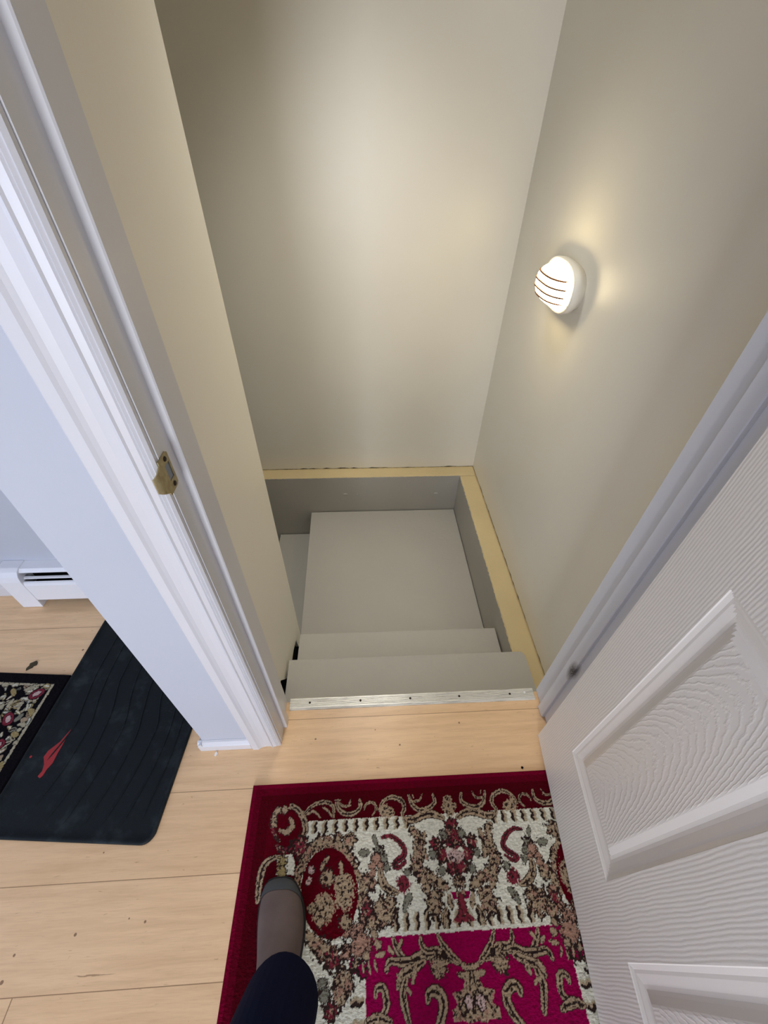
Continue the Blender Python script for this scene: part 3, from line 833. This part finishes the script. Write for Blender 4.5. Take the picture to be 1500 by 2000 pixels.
RUG = json.loads('''[["bk","T",43.6,[[710,-890],[770,-680],[980,-640],[1230,-650]]],["bk","T",113.9,[[760,-860]]],["bk","T",113.9,[[840,-710]]],["bk","T",113.9,[[1050,-680]]],["bk","T",113.9,[[770,-1010]]],["sc","T",97.2,[[1220,-570],[1460,-720],[1630,-930],[1700,-1210],[1610,-1360]]],["bk","T",93.8,[[1230,-910],[1320,-1070],[1170,-1210],[960,-1170]]],["lf","R",57.0,[[750,-1110],[850,-1290],[990,-1440]]],["lf","R",77.0,[[910,-1510],[1110,-1620],[1320,-1600]]],["pf","C",0,[[970,-1720],[1410,-1730],[1550,-2170],[1000,-2140]]],["sc","T",110.5,[[950,-1760],[700,-1860],[590,-2060],[570,-2380],[580,-2640]]],["bk","O",154.1,[[1110,-1870]]],["bk","O",154.1,[[1140,-2090]]],["lf","T",187.6,[[1600,-2410],[1630,-2060],[1800,-1760],[2050,-1560],[2340,-1500],[2640,-1590],[2880,-1800],[3060,-2040],[3210,-2290],[3350,-2530]]],["lf","T",268.0,[[2970,-1510]]],["lf","T",268.0,[[3490,-2430]]],["lf","T",150.8,[[2650,-1400]]],["lf","T",150.8,[[3290,-2400],[3320,-2660],[3230,-2840]]],["lf","R",335.0,[[1600,-1570]]],["lf","T",134.0,[[1540,-2150],[1720,-1930],[1870,-1620]]],["lf","P",187.6,[[3440,-2820]]],["lf","P",187.6,[[3380,-3100]]],["bk","P",234.5,[[2910,-3230]]],["bk","P",234.5,[[3210,-3370]]],["lf","R",201.0,[[3440,-2960]]],["pf","B",0,[[3210,-2630],[3190,-2840],[3130,-3020],[3040,-3180],[2920,-3310],[2770,-3390],[2610,-3440],[2450,-3440],[2280,-3400],[2130,-3320],[1980,-3200],[1860,-3040],[1770,-2860],[1710,-2660],[1690,-2450],[1710,-2240],[1770,-2050],[1880,-1880],[2010,-1750],[2180,-1670],[2360,-1630],[2550,-1660],[2730,-1730],[2890,-1860],[3030,-2020],[3130,-2210],[3190,-2420]]],["bk","T",73.7,[[2390,-1830],[2210,-2080]]],["bk","T",73.7,[[2730,-1960],[2780,-2250]]],["bk","T",50.2,[[2580,-2280],[2980,-2240]]],["bk","T",207.7,[[2380,-2270]]],["fl","D",60.3,[[2350,-2290]]],["sp","T",274.7,[[2850,-2510]]],["bk","W",100.5,[[1940,-2090]]],["bk","W",100.5,[[1890,-2310]]],["sp","T",294.8,[[2290,-2880]]],["bk","T",127.3,[[2020,-2850]]],["bk","T",127.3,[[2250,-3120]]],["sp","T",221.1,[[2840,-2720]]],["bk","T",167.5,[[2880,-3150]]],["sc","R",77.0,[[3910,-1470],[4150,-1450],[4380,-1580],[4520,-1750],[4480,-1910],[4290,-2010],[4210,-2100],[4340,-2140],[4530,-2030]]],["lf","G",207.7,[[3800,-1780]]],["bk","P",187.6,[[3740,-1960]]],["bk","G",100.5,[[3270,-1780],[3510,-1790]]],["bk","G",67.0,[[3670,-1420],[3720,-1620]]],["bk","P",107.2,[[3610,-2090]]],["bk","P",107.2,[[3850,-2090]]],["bk","P",107.2,[[3610,-2230]]],["bk","G",107.2,[[3940,-1930]]],["bk","G",107.2,[[4020,-2130]]],["sc","T",110.5,[[3820,-2170],[3860,-2390],[4020,-2570],[4260,-2650]]],["sp","R",180.9,[[4430,-2480]]],["bk","G",113.9,[[4560,-2250]]],["bk","G",93.8,[[4600,-2730],[4510,-2830],[4420,-3010]]],["lf","T",308.2,[[5230,-2950]]],["lf","T",100.5,[[5100,-2710],[5450,-2750]]],["lf","T",402.0,[[3890,-3000]]],["lf","T",234.5,[[3600,-3190]]],["lf","T",234.5,[[4040,-2850]]],["sc","T",117.2,[[4590,-1080],[4850,-1090],[5150,-1000],[5420,-980],[5720,-1100]]],["lf","T",192.6,[[4790,-1320],[4930,-1560],[4930,-1830],[4850,-2100],[4990,-2340],[5300,-2470],[5580,-2610]]],["lf","T",100.5,[[5130,-1420],[5030,-1730],[5120,-2020]]],["lf","T",134.0,[[4840,-2100],[5070,-2670]]],["lf","R",207.7,[[5910,-1270]]],["lf","R",318.2,[[5840,-1550]]],["lf","R",207.7,[[5410,-1680]]],["lf","R",385.2,[[5810,-1940]]],["lf","R",261.3,[[5830,-2200]]],["lf","R",234.5,[[5590,-1930]]],["fl","C",87.1,[[5770,-1870]]],["sp","W",134.0,[[5840,-1960]]],["bk","G",120.6,[[5320,-1920]]],["bk","G",120.6,[[5510,-2270]]],["bk","G",120.6,[[6200,-1490]]],["lf","T",184.2,[[5890,-2520]]],["pf","M",0,[[5670,-2700],[6150,-2730],[6000,-2870],[5740,-2860]]],["bk","P",100.5,[[5890,-2780]]],["bk","R",100.5,[[5940,-2790],[5880,-3140]]],["ps","R",0,[[5610,-3290],[5760,-3150],[5990,-3160],[6080,-3310]]],["bk","T",73.7,[[5620,-2780],[5670,-3030]]],["sc","T",60.3,[[5530,-3020],[5420,-3160],[5410,-3360]]],["sc","T",67.0,[[1640,-810],[1800,-650],[2040,-560],[2290,-550],[2470,-660],[2510,-920]]],["bk","T",40.2,[[1720,-830],[1900,-750],[2110,-910]]],["bk","T",36.9,[[2170,-670],[2320,-760],[2450,-920]]],["sc","T",77.0,[[2560,-580],[2660,-750],[2870,-870],[3120,-850],[3280,-720],[3280,-540]]],["sc","T",36.9,[[2590,-560],[2800,-670],[2990,-660]]],["bk","T",26.8,[[2940,-650],[3010,-510]]],["bk","T",30.2,[[2540,-500],[2700,-510]]],["sc","T",43.6,[[3400,-790],[3470,-650],[3660,-620],[3760,-770],[3650,-930]]],["sc","T",70.4,[[3840,-830],[3980,-600],[4240,-510],[4520,-600],[4610,-790],[4530,-960],[4620,-1150]]],["sp","T",160.8,[[4030,-850]]],["sp","T",120.6,[[4180,-900]]],["sc","T",77.0,[[4760,-490],[4840,-720],[5040,-870],[5300,-850],[5530,-700],[5500,-510]]],["sc","T",36.9,[[4760,-490],[4860,-640],[5080,-620],[5160,-480]]],["bk","T",23.4,[[4880,-460],[4910,-560]]],["sp","T",154.1,[[5940,-800]]],["sp","T",107.2,[[5910,-950]]],["sp","T",107.2,[[5960,-660]]],["sp","T",87.1,[[5800,-820]]],["sp","T",87.1,[[6080,-830]]],["lf","T",201.0,[[1950,-3320],[2180,-3520],[2410,-3650],[2650,-3660]]],["lf","R",268.0,[[2600,-3780]]],["lf","P",201.0,[[2890,-3670]]],["bk","P",284.8,[[3290,-3580]]],["lf","M",187.6,[[3100,-3920]]],["lf","M",201.0,[[3320,-3980]]],["bk","T",100.5,[[3620,-3410]]],["bk","T",100.5,[[3700,-3580]]],["bk","T",100.5,[[3420,-3770]]],["bk","T",80.4,[[3130,-3880]]],["bk","T",36.9,[[3320,-3870],[3340,-4020]]],["bk","T",33.5,[[3460,-3860],[3500,-4060]]],["bk","T",40.2,[[3600,-3850],[3660,-4020]]],["bk","T",57.0,[[3640,-3780],[3860,-3740]]],["lf","T",351.8,[[2870,-4180]]],["bk","P",100.5,[[2980,-4210]]],["lf","T",221.1,[[2770,-4380]]],["bk","G",147.4,[[2380,-4180]]],["bk","G",147.4,[[2420,-4350]]],["lf","R",227.8,[[2580,-4600]]],["sc","T",83.8,[[4090,-3510],[4160,-3660],[4260,-3790],[4400,-3890]]],["bk","T",60.3,[[4300,-3550],[4200,-3680]]],["bk","T",57.0,[[3970,-3650],[4070,-3750]]],["sc","T",103.9,[[3890,-4030],[3980,-3890],[4250,-3910],[4520,-3900],[4790,-3820],[5140,-3840],[5460,-3910],[5680,-3990]]],["sc","T",77.0,[[4770,-3520],[4790,-3650],[4910,-3750],[5180,-3750],[5330,-3850]]],["sc","T",77.0,[[5220,-3490],[5330,-3680],[5520,-3860],[5690,-3980]]],["sc","T",110.5,[[4810,-3930],[4530,-4040],[4310,-4120],[4160,-4300]]],["bk","T",67.0,[[4580,-4040],[4510,-4250]]],["bk","T",73.7,[[4260,-4060],[4160,-4220]]],["sc","T",103.9,[[4360,-4170],[4260,-4390],[4290,-4610],[4370,-4860]]],["bk","T",43.6,[[4340,-4330],[4460,-4420]]],["bk","T",221.1,[[5170,-4020]]],["bk","T",43.6,[[5170,-4040],[5150,-4180]]],["bk","T",67.0,[[5010,-4030],[5420,-3960]]],["sc","T",90.5,[[3620,-4420],[3650,-4310],[3790,-4300],[3850,-4420],[3860,-4580],[3760,-4710],[3500,-4790]]],["sc","T",100.5,[[3400,-4800],[3650,-4750],[3950,-4830]]],["sc","T",124.0,[[4830,-4550],[4890,-4430],[5010,-4410],[5150,-4490],[5190,-4640],[5080,-4860],[4920,-5020]]],["fl","D",73.7,[[5330,-3840]]],["bk","T",70.4,[[5740,-4030],[5930,-4090],[6140,-4050]]],["bk","T",80.4,[[5630,-4180],[5900,-4210],[6160,-4190]]],["ps","T",0,[[5780,-4210],[6020,-4220],[6030,-4400],[6210,-4540],[6330,-4430],[6340,-4550],[6280,-4680],[6320,-4790],[6140,-4940],[5780,-4880],[5390,-4900],[5380,-4740],[5530,-4640],[5420,-4470],[5550,-4440],[5700,-4410]]],["fl","D",16.8,[[5910,-4150],[5860,-4390]]],["bk","W",134.0,[[5800,-4630]]],["fl","D",20.1,[[5910,-4470],[6030,-4760]]],["fl","D",20.1,[[5780,-4470],[5550,-4720]]]]''')
RX0, RY1, RCX, RL = -.361, .374, .2327, 1.70
xs = np.concatenate([np.arange(RX0, .64, .0018), np.linspace(.642, 2 * RCX - RX0, 60)])
ys = np.concatenate([np.linspace(RY1 - RL, -.262, 260), np.arange(-.26, RY1 + .0005, .0018)])
rg = Cloth(xs, ys, 3)
rg.C[:] = PAL['B'] * .75
# slightly lighter crimson of the outer binding and the scalloped dark border
bd = np.minimum(np.minimum(rg.X - RX0, 2 * RCX - RX0 - rg.X), np.minimum(RY1 - rg.Y, rg.Y - (RY1 - RL)))
rg.C[bd < .03] = np.array(lin((92, 0, 24)))
rg.C[bd < .012] = np.array(lin((112, 0, 36)))


def both(kind, c, w, pts, four=True):
    for my in ((False, True) if four else (False,)):
        Q = [(x, (2 * RY1 - RL - y) if my else y) for x, y in pts]
        rg.el(kind, c, w, Q); rg.el(kind, c, w, [(2 * RCX - x, y) for x, y in Q])


# cream ring and inner field
both('pf', 'C', 0, [(-.187, .275), (RCX + .001, .275), (RCX + .001, -.5), (-.262, -.5), (-.262, .10), (-.20, .13)])
both('pf', 'M', 0, [(-.022, .028), (RCX + .001, .028), (RCX + .001, -.5), (-.022, -.5)])
both('pf', 'B', 0, [(-.30, .30), (-.192, .30), (-.187, .235), (-.225, .19), (-.30, .18)])
# turned balusters


def baluster(x, y, L, horiz=False, flip=1):
    def tr(px, py): return (x + px, y - py) if not horiz else (x + py, y - px)
    n = 9
    for k, (cc, off, w) in enumerate((('S', -.0035, .0050), ('T', -.0005, .0042), ('D', .0032, .0038))):
        pts = []
        for i in range(n):
            u = i / (n - 1)
            pts.append(tr(off + .0022 * math.sin(u * 11 + .6), L * (.08 + .84 * u)))
        both('fl', cc, w, pts)


for k in range(10):
    baluster(-.165 + .0298 * k * 1.0, .274, .030)
for k in range(7):
    baluster(.058 + .0290 * k * .92, .070, .036)
for k in range(14):
    baluster(-.060, -.075 - .034 * k, .036, True)
for kind, c, w, pts in RUG:
    both(kind, c, max(w * 1e-4, .0012), [(RX0 + x * 1e-4, RY1 + y * 1e-4) for x, y in pts])
# central medallion of the field further back
for a in range(0, 360, 12):
    q = math.radians(a); x = RCX + .15 * math.cos(q); y = RY1 - RL / 2 + .20 * math.sin(q)
    rg.el('lf', 'T', .022, [(x, y), (x + .02 * math.cos(q + .6), y + .02 * math.sin(q + .6))])
for a in range(0, 360, 30):
    q = math.radians(a); x = RCX + .07 * math.cos(q); y = RY1 - RL / 2 + .10 * math.sin(q)
    rg.el('lf', 'R' if a % 60 else 'T', .026, [(x, y)])
red = (rg.C[..., 0] > rg.C[..., 1] * 8)
lum = rg.C.sum(-1)
rg.H += np.where(red, 0.0, .0008)
rugo = rg.build('area_rug', M_rug, None, .009)
tag(rugo, 'red and cream floral carpet with scrollwork lying partly under the open white door', 'rug')

# black floral rug at the far left, rotated like the rubber mat
TH = math.radians(-4.6)
R2 = np.array([[math.cos(TH), -math.sin(TH)], [math.sin(TH), math.cos(TH)]])
W2, L2 = .80, 1.15
xs = np.concatenate([np.linspace(-W2, -.36, 110), np.arange(-.358, .0005, .0018)])
ys = np.concatenate([np.linspace(-L2, -.56, 150), np.arange(-.558, .0005, .0018)])
bk = Cloth(xs, ys, 8)
bk.C[:] = PAL['K']
B2 = .037
bk.el('pf', 'S', 0, [(-W2 + B2, -B2), (-B2, -B2), (-B2, -L2 + B2), (-W2 + B2, -L2 + B2)])
bk.el('pf', 'K', 0, [(-W2 + B2 + .009, -B2 - .008), (-B2 - .009, -B2 - .008), (-B2 - .009, -L2 + B2 + .008), (-W2 + B2 + .009, -L2 + B2 + .008)])
r = random.Random(12)
mk = bk.C.copy()
for k in range(2600):
    x = r.uniform(-W2 + B2 + .012, -B2 - .010); y = r.uniform(-L2 + B2 + .01, -B2 - .008)
    a = r.uniform(0, 6.28); l = r.uniform(.010, .030)
    b_ = a + r.uniform(-.9, .9)
    p = [(x, y), (x + l * .5 * math.cos(a), y + l * .5 * math.sin(a)), (x + l * .5 * (math.cos(a) + math.cos(b_)), y + l * .5 * (math.sin(a) + math.sin(b_)))]
    p = [(min(max(q[0], -W2 + B2 + .009), -B2 - .009), min(max(q[1], -L2 + B2 + .007), -B2 - .007)) for q in p]
    w = r.uniform(.0040, .0085)
    bk.el('fl', 'K', w + .0014, p); bk.el('fl', r.choice('SSTSOG'), w, p)
    if r.random() < .5: bk.el('fl', r.choice('CD'), w * .35, p)
for (x, y, a) in ((-.078, -.073, .5), (-.10, -.24, .3), (-.25, -.12, 1.2), (-.2, -.4, .7), (-.09, -.5, .9), (-.5, -.3, .1), (-.45, -.7, 1.0), (-.12, -.16, 2.2)):
    ca, sa = math.cos(a), math.sin(a)
    bk.el('fl', 'K', .020, [(x - .014 * ca, y - .014 * sa), (x + .014 * ca, y + .014 * sa)])
    bk.el('fl', 'R', .0165, [(x - .014 * ca, y - .014 * sa), (x + .014 * ca, y + .014 * sa)])
    bk.el('fl', 'K', .0095, [(x - .010 * ca, y - .010 * sa), (x + .010 * ca, y + .010 * sa)])
    bk.el('fl', 'W', .0075, [(x - .009 * ca, y - .009 * sa), (x + .009 * ca, y + .009 * sa)])
bko = bk.build('accent_rug', M_rug2, None, .008, (R2, np.array([-1.0925, .757])))
tag(bko, 'black bordered rug with beige floral pattern beside the rubber mat', 'rug')

# ------------------------------------------------------------------ black rubber boot mat
mat_e = empty('rubber_mat', (0, 0, 0), 'black ribbed rubber boot mat with a red paint stain on the wood floor', 'mat')
MO = np.array([-.622, .240])   # lower right corner


def mpt(a, b):   # a leftwards, b upwards in mat coordinates
    v = R2 @ np.array([-a, b]) + MO
    return float(v[0]), float(v[1])


MW, ML = .506, .80


def rrect(inset, n=8, r=.035):
    r = max(r - inset, .006)
    pts = []
    for (cx, cy_, a0) in ((inset + r, inset + r, 180), (MW - inset - r, inset + r, 270), (MW - inset - r, ML - inset - r, 0), (inset + r, ML - inset - r, 90)):
        for k in range(n + 1):
            q = math.radians(a0 + 90 * k / n)
            pts.append((cx + r * math.cos(q), cy_ + r * math.sin(q)))
    return pts


bm = bmesh.new(); rings = []
for ins, z in ((0, .0005), (0.0, .006), (.002, .0085), (.006, .0092), (.010, .0085), (.013, .0055), (.016, .0042), (.03, .0040)):
    rings.append([bm.verts.new((*mpt(a, b), z)) for a, b in rrect(ins)])
for k in range(len(rings) - 1):
    n = len(rings[k])
    for i in range(n):
        f = bm.faces.new((rings[k][i], rings[k][(i + 1) % n], rings[k + 1][(i + 1) % n], rings[k + 1][i])); f.smooth = True
bm.faces.new(rings[-1]); bm.faces.new(rings[0][::-1])


def rib(pts, w=.0028, h=.0034):
    # catmull-rom through world points, laid as a low rounded ridge
    Q = []
    P = [np.array(p) for p in pts]
    P = [P[0] + (P[0] - P[1])] + P + [P[-1] + (P[-1] - P[-2])]
    for i in range(1, len(P) - 2):
        for k in range(7):
            u = k / 7; p0, p1, p2, p3 = P[i - 1], P[i], P[i + 1], P[i + 2]
            Q.append(.5 * ((2 * p1) + (-p0 + p2) * u + (2 * p0 - 5 * p1 + 4 * p2 - p3) * u * u + (-p0 + 3 * p1 - 3 * p2 + p3) * u ** 3))
    Q.append(P[-2]); prev = None
    for i, p in enumerate(Q):
        d = Q[min(i + 1, len(Q) - 1)] - Q[max(i - 1, 0)]; d = d / (np.linalg.norm(d) + 1e-9); nrm = np.array([-d[1], d[0]])
        s = min(1, i / 3 + .3, (len(Q) - 1 - i) / 3 + .3)
        ring = [bm.verts.new((p[0] + nrm[0] * w * a * s, p[1] + nrm[1] * w * a * s, .0035 + h * b * s)) for a, b in ((-1, 0), (-.8, .55), (0, 1), (.8, .55), (1, 0))]
        if prev:
            for k in range(4): bm.faces.new((prev[k], prev[k + 1], ring[k + 1], ring[k])).smooth = True
        prev = ring


RIBS = [[(-.985, .95), (-1.0, .788), (-1.001, .723), (-.994, .622), (-.991, .584), (-1.006, .531), (-1.03, .47)],
        [(-.94, .95), (-.955, .781), (-.953, .669), (-.942, .591), (-.948, .533), (-.966, .442), (-1.0, .35)],
        [(-.89, .95), (-.902, .778), (-.905, .719), (-.889, .622), (-.890, .553), (-.898, .455), (-.921, .380), (-.950, .312)],
        [(-.83, .95), (-.847, .770), (-.845, .685), (-.829, .582), (-.835, .515), (-.860, .410), (-.895, .300)],
        [(-.77, .93), (-.787, .719), (-.782, .622), (-.775, .538), (-.789, .446), (-.806, .378), (-.836, .297)],
        [(-.73, .90), (-.737, .680), (-.717, .572), (-.723, .510), (-.735, .444), (-.754, .372), (-.784, .292)],
        [(-.68, .85), (-.683, .700), (-.673, .622), (-.671, .547), (-.680, .466), (-.697, .388), (-.726, .290)],
        [(-.63, .75), (-.636, .60), (-.638, .52), (-.645, .45), (-.658, .38), (-.672, .30)]]
for q in RIBS: rib(q)
from_bm('mat_body', bm, M_rubber, mat_e)
# stain, a thin dried splash following the mat surface
stn = [(-.999, .567), (-1.016, .528), (-1.04, .502), (-1.045, .485), (-1.032, .463), (-1.028, .444), (-1.034, .430), (-1.025, .424), (-1.019, .431), (-1.016, .448), (-1.007, .466), (-1.006, .496), (-1.003, .516), (-1.002, .544)]
s_ = prism('paint_stain', [(x, y) for x, y in stn], .0041, .0048, 'z', M_stain, mat_e); s_['label'] = 'dried red paint splash'
s_ = prism('paint_stain', [(-1.086 + .004 * math.cos(k), .487 + .004 * math.sin(k)) for k in range(0, 6)], .0041, .0048, 'z', M_stain, mat_e); s_['label'] = 'small red paint dot'

# ------------------------------------------------------------------ person's foot: shoe and jeans
per_ = empty('person', (-.225, 0, 0), 'person standing on the red carpet in a brown suede shoe and dark jeans', 'person')
per_.location = (0, 0, .0018)


def shoe(cx, toe_y, ang, parent, flip=1):
    """lofted shoe, sections from toe to heel: (distance back, half width, top z, centre shift)"""
    secs = [(0.000, .010, .022, .012), (.004, .026, .034, .011), (.014, .038, .046, .009), (.032, .048, .056, .006), (.058, .0555, .064, .002), (.085, .058, .072, -.001), (.115, .056, .082, -.003),
            (.150, .050, .098, -.003), (.190, .044, .112, 0.0), (.235, .041, .114, .002), (.270, .036, .110, .003), (.288, .024, .095, .004), (.294, .010, .06, .004)]
    bm = bmesh.new(); V = []; n = 20
    ca, sa = math.cos(ang), math.sin(ang)
    for (d, hw, zt, sh) in secs:
        ring = []
        for k in range(n):
            q = 2 * math.pi * k / n
            c_, s2 = math.cos(q), math.sin(q)
            x = hw * math.copysign(abs(c_) ** .75, c_) + sh * flip
            zz = .024 + (zt - .024) * max(0, s2) ** .85 if s2 > 0 else .024 - .012 * abs(s2) ** .5
            ring.append(bm.verts.new((cx + ca * x + sa * (-d) * -1 * 0 + sa * d, toe_y - ca * d + sa * x, zz)))
        V.append(ring)
    for k in range(len(V) - 1):
        for i in range(n):
            f = bm.faces.new((V[k][i], V[k][(i + 1) % n], V[k + 1][(i + 1) % n], V[k + 1][i]))
            f.smooth = True
    bm.faces.new(V[0]); bm.faces.new(V[-1][::-1])
    up = from_bm('shoe', bm, [M_suede], parent)
    md = up.modifiers.new('sub', 'SUBSURF'); md.levels = 2; md.render_levels = 2
    # sole
    pts = [(hw + .003, d, sh) for d, hw, zt, sh in secs]
    out = [(cx + ca * (w + sh * flip) + sa * d, toe_y + .003 - ca * d * 1.01 + sa * (w + sh * flip)) for w, d, sh in pts] + \
          [(cx + ca * (-w + sh * flip) + sa * d, toe_y + .003 - ca * d * 1.01 + sa * (-w + sh * flip)) for w, d, sh in pts[::-1]]
    prism('sole', out, .0102, .026, 'z', M_sole, up, bevel=.003)
    # toe cap with a stitched seam
    bm = bmesh.new(); V = []
    m = 14
    def surf(d, q, off):
        dd = [s_[0] for s_ in secs]
        hw = np.interp(d, dd, [s_[1] for s_ in secs]); zt = np.interp(d, dd, [s_[2] for s_ in secs]); sh = np.interp(d, dd, [s_[3] for s_ in secs])
        c_, s2 = math.cos(q), math.sin(q)
        x = (hw + off) * math.copysign(abs(c_) ** .75, c_) + sh * flip; zz = .024 + (zt + off - .024) * max(0, s2) ** .85
        return (cx + ca * x + sa * d, toe_y - ca * d + sa * x, zz)
    for j in range(7):
        row_ = []
        for k in range(m + 1):
            q = math.pi * k / m
            dmax = .026 + .024 * (1 - math.sin(q)) ** 1.2 * 1.0
            d = -.0005 + (dmax) * j / 6
            row_.append(bm.verts.new(surf(max(d, .0006), q, .0018 if j < 6 else .0006)))
        V.append(row_)
    for j in range(6):
        for k in range(m): bm.faces.new((V[j][k], V[j][k + 1], V[j + 1][k + 1], V[j + 1][k])).smooth = True
    tc = from_bm('toe_cap', bm, M_toe, up)
    return up


shoe(-.236, .152, .02, per_, -1)
shoe(.06, -.24, -.06, per_, 1)
# jeans: both legs and hips as one skinned surface, hems flared
jo = bpy.data.meshes.new('jeans')
jv = [(-.09, -.42, .90), (-.17, -.38, .80), (-.19, -.20, .50), (-.198, -.108, .30), (-.200, -.068, .16), (-.202, -.052, .095),
      (.0, -.44, .80), (.04, -.43, .50), (.06, -.44, .25), (.06, -.43, .11)]
je = [(0, 1), (1, 2), (2, 3), (3, 4), (4, 5), (0, 6), (6, 7), (7, 8), (8, 9)]
jr = [.13, .10, .084, .083, .085, .088, .10, .082, .08, .085]
jo.from_pydata(jv, je, []); jo.update()
jeans = link('jeans', jo, M_denim, per_)
sk = jeans.modifiers.new('skin', 'SKIN')
for v, r_ in zip(jo.skin_vertices[0].data if jo.skin_vertices else [], jr): v.radius = (r_, r_)
if not jo.skin_vertices:
    pass
md = jeans.modifiers.new('sub', 'SUBSURF'); md.levels = 2; md.render_levels = 3

# ------------------------------------------------------------------ crumbs on the floor
lf = prism('dead_leaf', [(-1.268, .783), (-1.271, .792), (-1.266, .802), (-1.268, .811), (-1.258, .816), (-1.250, .821), (-1.243, .813), (-1.241, .803), (-1.250, .800), (-1.252, .793), (-1.259, .790)], .0006, .0035, 'z', M_leaf)
tag(lf, 'small dark scrap of dead leaf on the wood floor above the black rug', 'leaf')
fk = prism('paint_flake', [(-.503, .464), (-.498, .462), (-.494, .470), (-.498, .476), (-.502, .473)], .0006, .0030, 'z', M_flake)
tag(fk, 'tiny white paint flake on the floor below the white partition baseboard', 'paint chip')
ck = prism('dirt_crumb', [(.484, .383), (.488, .381), (.492, .384), (.490, .388), (.485, .388)], .0006, .0025, 'z', M_dark)
tag(ck, 'tiny black crumb on the floor just above the carpet by the door', 'crumb')
